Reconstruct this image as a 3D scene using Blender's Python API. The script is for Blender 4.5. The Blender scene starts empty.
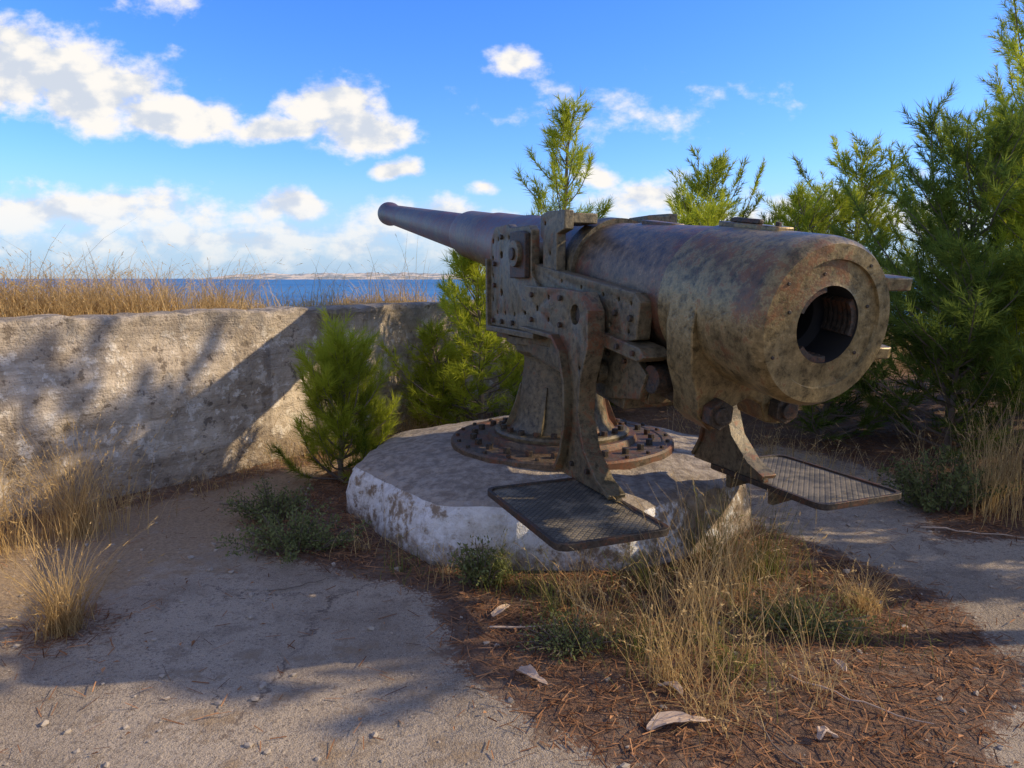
import bpy, bmesh, math, random
import numpy as np
from mathutils import Matrix, Vector
R = math.radians
random.seed(7)
scene = bpy.context.scene

# ------------------------------------------------------------------ node helpers
class T:
    def __init__(s, nt):
        s.nt = nt
    def node(s, t, **kw):
        n = s.nt.nodes.new(t)
        for k, v in kw.items():
            setattr(n, k, v)
        return n
    def put(s, n, i, v):
        if v is None: return
        if isinstance(v, bpy.types.NodeSocket):
            s.nt.links.new(v, n.inputs[i])
        else:
            n.inputs[i].default_value = v
    def m(s, op, a, b=None, c=None, clamp=False):
        n = s.node('ShaderNodeMath', operation=op, use_clamp=clamp)
        s.put(n, 0, a); s.put(n, 1, b); s.put(n, 2, c)
        return n.outputs[0]
    def v(s, op, a, b=None, out=0):
        n = s.node('ShaderNodeVectorMath', operation=op)
        s.put(n, 0, a); s.put(n, 1, b)
        return n.outputs[out]
    def noise(s, vec, scale, detail=4, rough=.55, dist=0.0):
        n = s.node('ShaderNodeTexNoise')
        s.put(n, 'Vector', vec); s.put(n, 'Scale', scale); s.put(n, 'Detail', detail)
        s.put(n, 'Roughness', rough); s.put(n, 'Distortion', dist)
        return n.outputs[0]
    def mr(s, v, a, b, c=0.0, d=1.0, smooth=True):
        n = s.node('ShaderNodeMapRange', interpolation_type='SMOOTHSTEP' if smooth else 'LINEAR')
        for i, x in enumerate((v, a, b, c, d)): s.put(n, i, x)
        return n.outputs[0]
    def mix(s, f, a, b, blend='MIX'):
        n = s.node('ShaderNodeMix', data_type='RGBA', blend_type=blend)
        s.put(n, 0, f)
        s.put(n, 6, a if isinstance(a, bpy.types.NodeSocket) else (*a, 1))
        s.put(n, 7, b if isinstance(b, bpy.types.NodeSocket) else (*b, 1))
        return n.outputs[2]
    def pos(s):
        return s.node('ShaderNodeNewGeometry').outputs['Position']
    def bump(s, h, strength=.3, dist=.02):
        n = s.node('ShaderNodeBump')
        s.put(n, 'Height', h); s.put(n, 'Strength', strength); s.put(n, 'Distance', dist)
        return n.outputs[0]
    def scalevec(s, vec, x, y, z):
        return s.v('MULTIPLY', vec, (x, y, z))

def newmat(name):
    mt = bpy.data.materials.new(name); mt.use_nodes = True
    t = T(mt.node_tree)
    b = mt.node_tree.nodes['Principled BSDF']
    return mt, t, b

def steel(name, base, rust, dust, rust_lo=.50, metal=.3, rough=.5, dirt_scale=2.6, dust_amt=.5):
    mt, t, b = newmat(name)
    p = t.pos()
    n1 = t.noise(p, dirt_scale, 6, .7)
    n2 = t.noise(p, dirt_scale*7, 5, .72)
    n3 = t.noise(p, 90, 3, .6)
    c = t.mix(t.mr(n2, .36, .64), tuple(x*.65 for x in base), tuple(x*1.35 for x in base))
    f = t.m('ADD', n1, t.m('MULTIPLY', t.m('SUBTRACT', n3, .5), .35))
    c = t.mix(t.mr(f, rust_lo, rust_lo+.08, 0, .85), c, rust)
    f2 = t.m('ADD', n2, t.m('MULTIPLY', t.m('SUBTRACT', n3, .5), .6))
    c = t.mix(t.mr(f2, .58, .70, 0, dust_amt), c, dust)
    c = t.mix(t.mr(f2, .43, .33, 0, .75), c, tuple(x*.32 for x in base))
    f3 = t.m('ADD', n2, t.m('MULTIPLY', n1, .6))
    c = t.mix(t.mr(f3, .87, .93, 0, .7), c, (rust[0]*1.4, rust[1]*1.1, rust[2]*.85))
    t.put(b, 'Base Color', c)
    t.put(b, 'Metallic', metal)
    t.put(b, 'Roughness', t.m('ADD', t.m('MULTIPLY', n2, .4), rough-.2))
    t.put(b, 'Normal', t.bump(t.m('ADD', n2, t.m('MULTIPLY', n3, .4)), .45, .008))
    return mt

M_BARREL = steel('weathered_gun_steel', (.155, .103, .055), (.145, .055, .028), (.34, .245, .14), .47, .25, .47, 2.6, .6)
M_BREECH = steel('breech_steel', (.235, .172, .074), (.150, .078, .036), (.42, .32, .16), .54, .38, .42, 2.6, .6)
M_CARR = steel('carriage_steel', (.150, .118, .064), (.140, .064, .031), (.29, .225, .125), .54, .3, .52, 3.4, .4)
M_DARK = steel('dark_bolt_steel', (.058, .045, .031), (.095, .046, .024), (.14, .105, .065), .5, .3, .58, 8)
M_RING = steel('base_ring_steel', (.120, .085, .052), (.145, .064, .033), (.25, .18, .11), .5, .25, .58, 4)

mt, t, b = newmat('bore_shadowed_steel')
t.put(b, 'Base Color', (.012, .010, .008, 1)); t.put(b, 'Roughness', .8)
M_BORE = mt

# tread plate
mt, t, b = newmat('tread_plate_steel')
tc = t.node('ShaderNodeTexCoord').outputs['Object']
rot = t.node('ShaderNodeVectorRotate', rotation_type='Z_AXIS'); t.put(rot, 'Vector', tc); rot.inputs['Angle'].default_value = R(45)
br = t.node('ShaderNodeTexVoronoi', feature='F1', distance='CHEBYCHEV', voronoi_dimensions='2D'); t.put(br, 'Vector', rot.outputs[0]); br.inputs['Scale'].default_value = 38; br.inputs['Randomness'].default_value = 0
h = t.mr(br.outputs['Distance'], .30, .42, 1, 0)
n1 = t.noise(t.pos(), 5, 6, .7)
wear = t.mr(n1, .42, .58)
c = t.mix(wear, (.110, .095, .066), (.25, .205, .135))
c = t.mix(t.m('MULTIPLY', t.m('SUBTRACT', 1.0, h), t.mr(wear, 0, 1, .72, .30)), c, (.042, .035, .026))
t.put(b, 'Base Color', c); t.put(b, 'Metallic', .2); t.put(b, 'Roughness', .55)
t.put(b, 'Normal', t.bump(h, .6, .006))
M_TREAD = mt

# weathered white painted concrete (gun base)
mt, t, b = newmat('white_flaking_concrete')
p = t.pos()
n1 = t.noise(p, 2.6, 7, .72); n2 = t.noise(p, 15, 5, .7); n3 = t.noise(p, 110, 3, .6)
sep = t.node('ShaderNodeSeparateXYZ'); t.put(sep, 0, p)
nz = t.node('ShaderNodeSeparateXYZ'); t.put(nz, 0, t.node('ShaderNodeNewGeometry').outputs['True Normal'])
raw = t.mix(t.mr(n2, .35, .65), (.26, .19, .125), (.46, .37, .26))
white = t.mix(t.mr(n2, .3, .65), (.56, .52, .46), (.80, .79, .76))
top = t.mix(t.mr(n2, .35, .65), (.21, .165, .12), (.42, .35, .27))
paint = t.m('SUBTRACT', t.m('ADD', n1, t.m('MULTIPLY', t.m('SUBTRACT', n2, .5), .6)), t.mr(sep.outputs[0], .3, 1.3, 0, .14))
side = t.mix(t.mr(paint, .37, .49), raw, white)
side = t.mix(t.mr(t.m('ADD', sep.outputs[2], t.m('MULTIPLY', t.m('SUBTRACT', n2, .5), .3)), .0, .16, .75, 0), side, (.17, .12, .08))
c = t.mix(t.mr(t.m('ADD', nz.outputs[2], t.m('MULTIPLY', t.m('SUBTRACT', n2, .5), .9)), .50, .95), side, top)
c = t.mix(t.mr(n3, .60, .74, 0, .4), c, (.12, .09, .06))
t.put(b, 'Base Color', c); t.put(b, 'Roughness', .9)
t.put(b, 'Normal', t.bump(t.m('ADD', n2, t.m('MULTIPLY', n3, .25)), .7, .03))
M_WHITE = mt

# parapet wall
mt, t, b = newmat('old_concrete_wall')
p = t.pos()
n1 = t.noise(p, 1.5, 6, .7); n2 = t.noise(p, 8, 5, .72); n3 = t.noise(p, 70, 3, .6)
lay = t.noise(t.scalevec(p, .35, .35, 5), 2.2, 4, .65)
stre = t.noise(t.scalevec(p, 5, 5, .5), 1.4, 4, .6)
sep = t.node('ShaderNodeSeparateXYZ'); t.put(sep, 0, p)
c = t.mix(t.mr(n1, .40, .60), (.34, .27, .185), (.60, .50, .37))
c = t.mix(t.mr(lay, .50, .60, 0, .35), c, (.29, .225, .155))
c = t.mix(t.mr(stre, .55, .68, 0, .5), c, (.18, .14, .10))
c = t.mix(t.mr(n2, .54, .62, 0, .8), c, (.76, .68, .55))
c = t.mix(t.mr(n2, .43, .35, 0, .85), c, (.15, .115, .08))
c = t.mix(t.m('MULTIPLY', t.mr(sep.outputs[2], 1.05, 1.35), t.mr(n2, .35, .6)), c, (.21, .175, .13))
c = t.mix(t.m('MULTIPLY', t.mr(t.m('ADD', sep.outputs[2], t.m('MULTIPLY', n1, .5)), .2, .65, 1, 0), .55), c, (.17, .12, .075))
t.put(b, 'Base Color', c); t.put(b, 'Roughness', .95)
t.put(b, 'Normal', t.bump(t.m('ADD', t.m('MULTIPLY', n3, .3), t.m('ADD', n2, t.m('MULTIPLY', lay, .6))), .9, .04))
M_WALL = mt

# ground
mt, t, b = newmat('worn_concrete_and_pine_litter')
p = t.pos()
at = t.node('ShaderNodeAttribute', attribute_name='zone')
sc = t.node('ShaderNodeSeparateColor'); t.put(sc, 0, at.outputs['Color'])
n1 = t.noise(p, 1.1, 5, .65); n2 = t.noise(p, 6, 5, .72); n3 = t.noise(p, 60, 4, .7); n4 = t.noise(p, 220, 2, .6)
con = t.mix(t.mr(n1, .38, .62), (.34, .265, .185), (.50, .40, .285))
con = t.mix(t.mr(n2, .52, .62, 0, .6), con, (.235, .18, .125))
con = t.mix(t.mr(n3, .54, .64, 0, .75), con, (.15, .115, .08))
con = t.mix(t.mr(n4, .56, .66, 0, .65), con, (.64, .55, .43))
con = t.mix(t.mr(n4, .43, .36, 0, .6), con, (.13, .10, .075))
sv = t.m('MULTIPLY', n2, .9)
vor = t.node('ShaderNodeTexVoronoi', feature='DISTANCE_TO_EDGE'); t.put(vor, 'Vector', t.v('ADD', p, sv)); vor.inputs['Scale'].default_value = .42
crack = t.m('MULTIPLY', t.mr(vor.outputs['Distance'], .0015, .005, .65, 0), t.mr(n1, .47, .54))
con = t.mix(crack, con, (.09, .06, .045))
lit = t.mix(t.mr(n3, .40, .60), (.080, .046, .028), (.21, .112, .062))
lit = t.mix(t.mr(n2, .50, .60, 0, .7), lit, (.22, .15, .098))
lit = t.mix(t.mr(n4, .58, .70, 0, .6), lit, (.33, .19, .11))
mask = t.mr(t.m('ADD', sc.outputs[0], t.m('MULTIPLY', t.m('ADD', t.m('SUBTRACT', n2, .5), t.m('SUBTRACT', n3, .5)), 1.5)), .36, .64)
sand = t.mix(t.mr(n3, .35, .65), (.28, .195, .11), (.46, .33, .20))
dustm = t.mr(t.m('ADD', sc.outputs[2], t.m('MULTIPLY', t.m('SUBTRACT', n2, .5), 1.4)), .35, .65)
con = t.mix(dustm, con, sand)
c = t.mix(mask, con, lit)
dry = t.mix(t.mr(n2, .35, .65), (.22, .15, .07), (.38, .28, .14))
c = t.mix(sc.outputs[1], c, dry)
t.put(b, 'Base Color', c); t.put(b, 'Roughness', .95)
hh = t.m('ADD', t.m('ADD', t.m('MULTIPLY', n2, .7), t.m('MULTIPLY', n3, .5)), t.m('MULTIPLY', n4, .2))
t.put(b, 'Normal', t.bump(hh, .95, .04))
M_GROUND = mt

def leafmat(name, dark, light, trans=.35):
    mt, t, b = newmat(name)
    at = t.node('ShaderNodeAttribute', attribute_name='var')
    c = t.mix(at.outputs['Fac'], dark, light)
    df = t.node('ShaderNodeBsdfDiffuse'); t.put(df, 0, c)
    out = [n for n in t.nt.nodes if n.type == 'OUTPUT_MATERIAL'][0]
    t.nt.nodes.remove(b)
    if trans > 0:
        tr = t.node('ShaderNodeBsdfTranslucent'); t.put(tr, 0, c)
        mx = t.node('ShaderNodeMixShader'); t.put(mx, 0, trans)
        t.nt.links.new(df.outputs[0], mx.inputs[1]); t.nt.links.new(tr.outputs[0], mx.inputs[2])
        t.nt.links.new(mx.outputs[0], out.inputs[0])
    else:
        t.nt.links.new(df.outputs[0], out.inputs[0])
    return mt
M_NEED = leafmat('pine_needles', (.055, .100, .018), (.48, .52, .05), .48)
M_NEEDD = leafmat('dark_pine_needles', (.045, .085, .022), (.28, .35, .06), .4)
M_DRY = leafmat('dry_grass', (.30, .195, .08), (.74, .53, .24), .38)
M_GREENG = leafmat('green_grass', (.09, .12, .03), (.40, .36, .11), .35)
M_SHRUB = leafmat('shrub_leaves', (.06, .08, .03), (.24, .26, .10), .3)
M_LITTER = leafmat('fallen_needles', (.11, .045, .022), (.48, .25, .12), .0)
mt, t, b = newmat('pine_bark')
p = t.pos(); n = t.noise(p, 30, 4, .7)
t.put(b, 'Base Color', t.mix(n, (.08, .06, .045), (.26, .20, .15))); t.put(b, 'Roughness', .95)
M_BARK = mt
mt, t, b = newmat('pale_stone')
p = t.pos(); n = t.noise(p, 40, 4, .7)
t.put(b, 'Base Color', t.mix(n, (.20, .15, .10), (.52, .45, .36))); t.put(b, 'Roughness', .95); M_STONE = mt
mt, t, b = newmat('pale_bark_piece')
p = t.pos(); n = t.noise(p, 50, 4, .7)
t.put(b, 'Base Color', t.mix(n, (.28, .18, .12), (.72, .56, .41))); t.put(b, 'Roughness', .9); M_CHIP = mt
mt, t, b = newmat('sea_water')
p = t.pos()
n_b = t.noise(t.scalevec(p, .0004, .0012, 1), 1.0, 4, .6); n_c = t.noise(t.scalevec(p, .01, .03, 1), 1.0, 4, .7)
c = t.mix(t.mr(n_b, .4, .6), (.030, .145, .33), (.058, .20, .40))
t.put(b, 'Base Color', t.mix(t.mr(n_c, .45, .62, 0, .4), c, (.11, .28, .48))); t.put(b, 'Roughness', .6); t.put(b, 'Specular IOR Level', .1)
M_SEA = mt
mt, t, b = newmat('distant_coast')
p = t.pos(); n = t.noise(t.scalevec(p, .0015, .0015, .01), 1.2, 5, .75)
t.put(b, 'Base Color', t.mix(t.mr(n, .42, .58), (.26, .29, .29), (.72, .60, .45))); t.put(b, 'Roughness', 1); M_COAST = mt

# ------------------------------------------------------------------ mesh helpers
def link(o):
    scene.collection.objects.link(o); return o

def mesh_np(name, V, faces, mats, var=None, midx=None, smooth=False):
    me = bpy.data.meshes.new(name)
    V = np.asarray(V, dtype=np.float32)
    me.vertices.add(len(V)); me.vertices.foreach_set('co', V.ravel())
    loops = np.concatenate([f.ravel() for f in faces]).astype(np.int32)
    sizes = np.concatenate([np.full(len(f), f.shape[1]) for f in faces])
    starts = np.concatenate([[0], np.cumsum(sizes)[:-1]]).astype(np.int32)
    me.loops.add(len(loops)); me.loops.foreach_set('vertex_index', loops)
    me.polygons.add(len(sizes)); me.polygons.foreach_set('loop_start', starts)
    for m_ in mats: me.materials.append(m_)
    if midx is not None: me.polygons.foreach_set('material_index', np.asarray(midx, dtype=np.int32))
    me.polygons.foreach_set('use_smooth', np.full(len(sizes), smooth))
    me.update(calc_edges=True)
    if var is not None:
        a = me.attributes.new('var', 'FLOAT', 'POINT'); a.data.foreach_set('value', np.asarray(var, dtype=np.float32))
    return link(bpy.data.objects.new(name, me))

class Acc:
    def __init__(s): s.V = []; s.F = []; s.var = []; s.mi = []; s.n = 0
    def add(s, V, F, var=0.0, mi=0):
        s.V.append(V); s.F.append(F + s.n); s.n += len(V)
        s.var.append(np.full(len(V), var) if np.isscalar(var) else var); s.mi.append(np.full(len(F), mi))
    def build(s, name, mats, smooth=False):
        out = []; mi = []
        for k in sorted(set(f.shape[1] for f in s.F)):
            ii = [i for i in range(len(s.F)) if s.F[i].shape[1] == k]
            out.append(np.concatenate([s.F[i] for i in ii])); mi += [s.mi[i] for i in ii]
        return mesh_np(name, np.concatenate(s.V), out, mats, np.concatenate(s.var), np.concatenate(mi), smooth)

def tube(pts, rad, k=6):
    pts = np.asarray(pts, float); n = len(pts)
    tan = np.gradient(pts, axis=0); tan /= np.linalg.norm(tan, axis=1)[:, None] + 1e-9
    ref = np.array([.31, .22, .92]) if abs(tan[0][2]) < .8 else np.array([1., .1, 0])
    a = np.cross(tan, ref); a /= np.linalg.norm(a, axis=1)[:, None] + 1e-9
    b_ = np.cross(tan, a)
    th = np.arange(k)*2*np.pi/k
    V = pts[:, None, :] + np.asarray(rad)[:, None, None]*(np.cos(th)[None, :, None]*a[:, None, :] + np.sin(th)[None, :, None]*b_[:, None, :])
    i = np.arange(n-1)[:, None]*k; j = np.arange(k)[None, :]; j2 = (j+1) % k
    F = np.stack([i+j, i+j2, i+k+j2, i+k+j], -1).reshape(-1, 4)
    return V.reshape(-1, 3), F

# ------------------------------------------------------------------ terrain
W = np.array([(-6.3, -6), (-6.0, -2), (-5.3, 1.2), (-4.5, 3.0), (-3.39, 4.57), (-2.1, 6.07), (-.91, 7.85), (.4, 9.1), (2.0, 9.8), (3.6, 10.0)])
def wall_sd(x, y):
    best = np.full(np.shape(x), 1e9); sd = np.zeros(np.shape(x))
    for a, b_ in zip(W[:-1], W[1:]):
        d = b_-a; L2 = d@d
        tt = np.clip(((x-a[0])*d[0]+(y-a[1])*d[1])/L2, 0, 1)
        dx = x-(a[0]+tt*d[0]); dy = y-(a[1]+tt*d[1])
        ds = np.hypot(dx, dy)
        sg = np.sign(d[0]*(y-a[1])-d[1]*(x-a[0]))
        up = ds < best-1e-6
        sd = np.where(up, ds*sg, sd); best = np.where(up, ds, best)
    return sd
def sstep(a, b_, x):
    q = np.clip((x-a)/(b_-a), 0, 1); return q*q*(3-2*q)
def poly_sd(P, x, y):
    P = np.asarray(P, float); n = len(P)
    best = np.full(np.shape(x), 1e9); ins = np.zeros(np.shape(x), bool)
    for i in range(n):
        a = P[i]; b_ = P[(i+1) % n]; d = b_-a
        tt = np.clip(((x-a[0])*d[0]+(y-a[1])*d[1])/(d@d), 0, 1)
        best = np.minimum(best, np.hypot(x-a[0]-tt*d[0], y-a[1]-tt*d[1]))
        cond = ((a[1] > y) != (b_[1] > y)) & (x < (b_[0]-a[0])*(y-a[1])/(b_[1]-a[1]+1e-12)+a[0])
        ins ^= cond
    return np.where(ins, best, -best)
def zt(x, y):
    x = np.asarray(x, float); y = np.asarray(y, float)
    d = wall_sd(x, y)
    e = np.maximum(0, x-3.6) + np.maximum(0, -6-y)
    z = 1.27*sstep(.10, .32+e*1.6, d)
    z = z + .06*np.sin(x*1.7+1)*np.sin(y*1.3)*sstep(.3, 1, d)
    z = z - .22*np.maximum(0, d-1.3)
    z = z + .012*np.sin(x*2.1+.5)*np.cos(y*1.9) + .008*np.sin(x*5+y*3)
    z = z + .25*sstep(2.6, 5.5, x)*sstep(3.0, 6, y)*(d < 20)
    rr = np.hypot(x-3, y-1)
    z = z - .25*np.maximum(0, rr-24)*(d < 0)
    z = z - .02*np.maximum(0, rr-24)*(d >= 0)
    return z
LIT = [(-.42, 3.45), (-.25, 2.8), (.12, 2.32), (.42, 2.1), (.5, 1.4), (1.35, 1.4), (1.6, 2.2), (2.15, 2.7), (2.2, 3.5), (1.9, 4.1), (1.5, 4.6), (1.5, 6.4), (-.2, 6.7), (-1.5, 5.9), (-1.75, 4.6), (-1.55, 4.1), (-.9, 3.75)]
def zone(x, y):
    d = wall_sd(x, y)
    l = sstep(-.18, .18, poly_sd(LIT, x, y))
    l = np.maximum(l, sstep(-.55, -.2, d)*.62)
    l = np.maximum(l, sstep(2.5, 3.1, x+.25*np.sin(y*2))*sstep(3.9, 4.4, y-(x-2.5)*.1)*.95)
    l = np.maximum(l, sstep(6.3, 7.0, y+.0*x)*.8)
    l = np.maximum(l, .9*sstep(5.0, 6.5, x))
    l = np.maximum(l, .5*sstep(.5, .1, np.hypot(x+2.05, y-3.1)))
    dust = np.maximum(sstep(-2.6, -1.2, d)*.7*(y < 6.5), .35*sstep(2.2, 1.0, np.hypot(x+.3, y-1.9)))
    return l, sstep(.1, .4, d), dust

N = 430
tt = np.linspace(-1, 1, N)
gx = 1.55*np.sinh(5.8*tt); gy = gx + 4.2
X, Y = np.meshgrid(gx, gy)
Z = zt(X, Y)
V = np.stack([X, Y, Z], -1).reshape(-1, 3)
idx = np.arange(N*N).reshape(N, N)
F = np.stack([idx[:-1, :-1], idx[:-1, 1:], idx[1:, 1:], idx[1:, :-1]], -1).reshape(-1, 4)
g = mesh_np('ground', V, [F], [M_GROUND], smooth=True)
l, o_, du = zone(X.ravel(), Y.ravel())
ca = g.data.attributes.new('zone', 'FLOAT_COLOR', 'POINT')
ca.data.foreach_set('color', np.stack([l, o_, du, np.ones_like(l)], -1).astype(np.float32).ravel())

S_ = 60000
mesh_np('sea', np.array([(-S_, -S_, -40), (S_, -S_, -40), (S_, S_, -40), (-S_, S_, -40)], float), [np.array([[0, 1, 2, 3]])], [M_SEA])

# distant coast ridge
xs = np.linspace(-10800, 800, 200); r_ = np.random.default_rng(3)
hh = 95+45*np.sin(np.linspace(0, math.pi, 200))**.6 + np.convolve(r_.normal(0, 34, 200+8), np.ones(9)/9, 'valid')
hh *= np.minimum(1, np.linspace(.15, 6, 200)); hh *= np.minimum(1, np.linspace(5, .1, 200))
A = []
for row, (dy, f) in enumerate([(0, -.5), (250, .5), (700, 1.0), (2500, .3)]):
    for x_, h_ in zip(xs, hh): A.append((x_, 24000+dy, -40+max(h_*f*1.5, -5)))
idx = np.arange(4*200).reshape(4, 200)
F = np.stack([idx[:-1, :-1], idx[:-1, 1:], idx[1:, 1:], idx[1:, :-1]], -1).reshape(-1, 4)
mesh_np('distant_hills', np.array(A), [F], [M_COAST], smooth=True)

# ------------------------------------------------------------------ wall
def build_wall():
    pts = []
    for a, b_ in zip(W[:-1], W[1:]):
        n = max(1, int(np.linalg.norm(b_-a)/.07))
        for i in range(n): pts.append(a+(b_-a)*i/n)
    pts.append(W[-1]); pts = np.array(pts)
    tan = np.gradient(pts, axis=0); tan /= np.linalg.norm(tan, axis=1)[:, None]
    nor = np.stack([-tan[:, 1], tan[:, 0]], -1)
    prof = [(0, z) for z in np.linspace(-.15, 1.28, 20)] + [(.012, 1.315), (.04, 1.33), (.2, 1.335), (.38, 1.33), (.41, 1.31), (.42, 1.2), (.42, .5)]
    from mathutils import noise as mn
    V = []
    for i, (p_, n_) in enumerate(zip(pts, nor)):
        for (d, z) in prof:
            q = Vector((p_[0]*2.2, p_[1]*2.2, z*2.2))
            w1 = mn.fractal(q, 1, 2, 4)*.034 + mn.noise(q*6)*.010
            w1 += .012*(math.floor(z*3.1+.4*mn.noise(q*.7)) % 2)
            zz = z + (mn.noise(q*1.1)*.026 + mn.noise(q*7)*.018 if z > 1.25 else 0)
            dd = d + w1*(1 if d < .1 else .5)
            V.append((p_[0]+n_[0]*dd, p_[1]+n_[1]*dd, zz))
    k = len(prof); n = len(pts)
    idx = np.arange(n*k).reshape(n, k)
    F = np.stack([idx[:-1, :-1], idx[1:, :-1], idx[1:, 1:], idx[:-1, 1:]], -1).reshape(-1, 4)
    ends = [np.array([idx[0, :]]), np.array([idx[-1, ::-1]])]
    mesh_np('concrete_parapet_wall', np.array(V), [F]+ends, [M_WALL], smooth=False)
build_wall()

# ------------------------------------------------------------------ gun base (octagonal concrete)
PX, PY = .36, 5.1
CX, CY = .27, 5.13
def build_base():
    bm = bmesh.new()
    rings = []
    from mathutils import noise as mn
    def ring(rad, z, jit=.026):
        vs = []
        for c in range(8):
            a0 = R(195+45*c); a1 = R(195+45*(c+1))
            for k in range(16):
                f = k/16
                x = CX+rad*((1-f)*math.cos(a0)+f*math.cos(a1)); y = CY+rad*((1-f)*math.sin(a0)+f*math.sin(a1))
                rr = math.hypot(x-CX, y-CY); lim = rad*.975
                if rr > lim: s_ = (lim+(rr-lim)*.5)/rr; x = CX+(x-CX)*s_; y = CY+(y-CY)*s_
                q = Vector((x*3, y*3, z*3)); o = mn.noise(q)*jit + mn.noise(q*4)*jit*.6 + mn.noise(q*9)*jit*.25
                dx, dy = x-CX, y-CY; L = math.hypot(dx, dy)
                vs.append(bm.verts.new((x+dx/L*o, y+dy/L*o, z+mn.noise(q*2+Vector((9, 2, 1)))*jit*.7)))
        return vs
    for rad, z in [(1.48, -.12), (1.475, .02), (1.47, .08), (1.463, .14), (1.455, .19), (1.447, .24), (1.435, .29), (1.41, .328), (1.36, .35), (1.28, .366), (1.15, .385), (1.0, .405), (.85, .425), (.3, .43)]:
        rings.append(ring(rad, z))
    for a, b_ in zip(rings[:-1], rings[1:]):
        for i in range(128):
            bm.faces.new((a[i], a[(i+1) % 128], b_[(i+1) % 128], b_[i]))
    bm.faces.new(rings[-1])
    me = bpy.data.meshes.new('octagonal_concrete_plinth'); bm.to_mesh(me); bm.free()
    me.materials.append(M_WHITE)
    link(bpy.data.objects.new('octagonal_concrete_plinth', me))
build_base()

# ------------------------------------------------------------------ the gun
root = link(bpy.data.objects.new('coastal_artillery_gun', None)); root.location = (PX, PY, 0)
ROOTI = Matrix.Translation((PX, PY, 0)).inverted()
FC = Matrix.Translation((PX, PY, 0)) @ Matrix.Rotation(R(112), 4, 'Z')           # carriage: x to muzzle, y left, z up
FG = Matrix.Translation((PX, PY, 1.74)) @ Matrix.Rotation(R(112), 4, 'Z') @ Matrix.Rotation(R(-7.7), 4, 'Y')
def part(name, bm, mat, frame, smooth=35, bevel=0):
    bmesh.ops.recalc_face_normals(bm, faces=bm.faces)
    me = bpy.data.meshes.new(name); bm.to_mesh(me); bm.free()
    for m_ in (mat if isinstance(mat, list) else [mat]): me.materials.append(m_)
    o = link(bpy.data.objects.new(name, me))
    o.parent = root; o.matrix_parent_inverse = ROOTI; o.matrix_basis = frame
    if smooth:
        me.polygons.foreach_set('use_smooth', [True]*len(me.polygons)); me.set_sharp_from_angle(angle=R(smooth))
    if bevel:
        md = o.modifiers.new('b', 'BEVEL'); md.width = bevel; md.segments = 2; md.limit_method = 'ANGLE'; md.angle_limit = R(40); md.harden_normals = False
    return o
def lathe(name, prof, mat, frame, segs=64, axis='X', smooth=30, closed=False, mi=None):
    bm = bmesh.new(); rings = []
    for (a, r) in prof:
        vs = []
        for i in range(segs):
            th = 2*math.pi*i/segs; c, s = r*math.cos(th), r*math.sin(th)
            vs.append(bm.verts.new((a, c, s) if axis == 'X' else (c, s, a)))
        rings.append(vs)
    for k, (A_, B_) in enumerate(zip(rings[:-1], rings[1:])):
        for i in range(segs):
            f = bm.faces.new((A_[i], A_[(i+1) % segs], B_[(i+1) % segs], B_[i]))
            if mi: f.material_index = mi[k]
    if closed:
        bm.faces.new(rings[0]); bm.faces.new(rings[-1])
    return part(name, bm, mat, frame, smooth)
def add_cyl(bm, p0, p1, r, segs=16, r2=None):
    p0, p1 = Vector(p0), Vector(p1); d = p1-p0
    M = Matrix.Translation((p0+p1)/2) @ d.to_track_quat('Z', 'Y').to_matrix().to_4x4()
    bmesh.ops.create_cone(bm, cap_ends=True, segments=segs, radius1=r, radius2=r if r2 is None else r2, depth=d.length, matrix=M)
def cyl(name, p0, p1, r, mat, frame, segs=24, r2=None, bevel=.004):
    bm = bmesh.new(); add_cyl(bm, p0, p1, r, segs, r2); return part(name, bm, mat, frame, 35, bevel)
def multi(name, lst, mat, frame, segs=6, bevel=.002):
    bm = bmesh.new()
    for (p0, p1, r) in lst: add_cyl(bm, p0, p1, r, segs)
    return part(name, bm, mat, frame, 20, bevel)
def box(name, lo, hi, mat, frame, bevel=.006):
    bm = bmesh.new()
    c = [(a+b_)/2 for a, b_ in zip(lo, hi)]; s = [abs(b_-a) for a, b_ in zip(lo, hi)]
    bmesh.ops.create_cube(bm, size=1, matrix=Matrix.Translation(c) @ Matrix.Diagonal((*s, 1)))
    return part(name, bm, mat, frame, 30, bevel)
def prism(name, poly, y0, y1, mat, frame, bevel=.005, holes=()):
    bm = bmesh.new()
    a = [bm.verts.new((x, y0, z)) for x, z in poly]; b_ = [bm.verts.new((x, y1, z)) for x, z in poly]
    n = len(poly)
    bm.faces.new(a); bm.faces.new(b_)
    for i in range(n): bm.faces.new((a[i], a[(i+1) % n], b_[(i+1) % n], b_[i]))
    o = part(name, bm, mat, frame, 30, 0)
    if holes:
        cb = bmesh.new()
        lo, hi = min(y0, y1)-.05, max(y0, y1)+.05
        for (x, z, r) in holes: add_cyl(cb, (x, lo, z), (x, hi, z), r, 20)
        co = part('cut', cb, mat, frame, 0)
        bpy.context.view_layer.update()
        md = o.modifiers.new('h', 'BOOLEAN'); md.object = co; md.operation = 'DIFFERENCE'; md.solver = 'EXACT'
        bpy.context.view_layer.update()
        dg = bpy.context.evaluated_depsgraph_get()
        me = bpy.data.meshes.new_from_object(o.evaluated_get(dg))
        o.modifiers.clear(); o.data = me
        bpy.data.objects.remove(co)
    if bevel:
        md = o.modifiers.new('b', 'BEVEL'); md.width = bevel; md.segments = 2; md.limit_method = 'ANGLE'; md.angle_limit = R(50)
    return o
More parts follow.
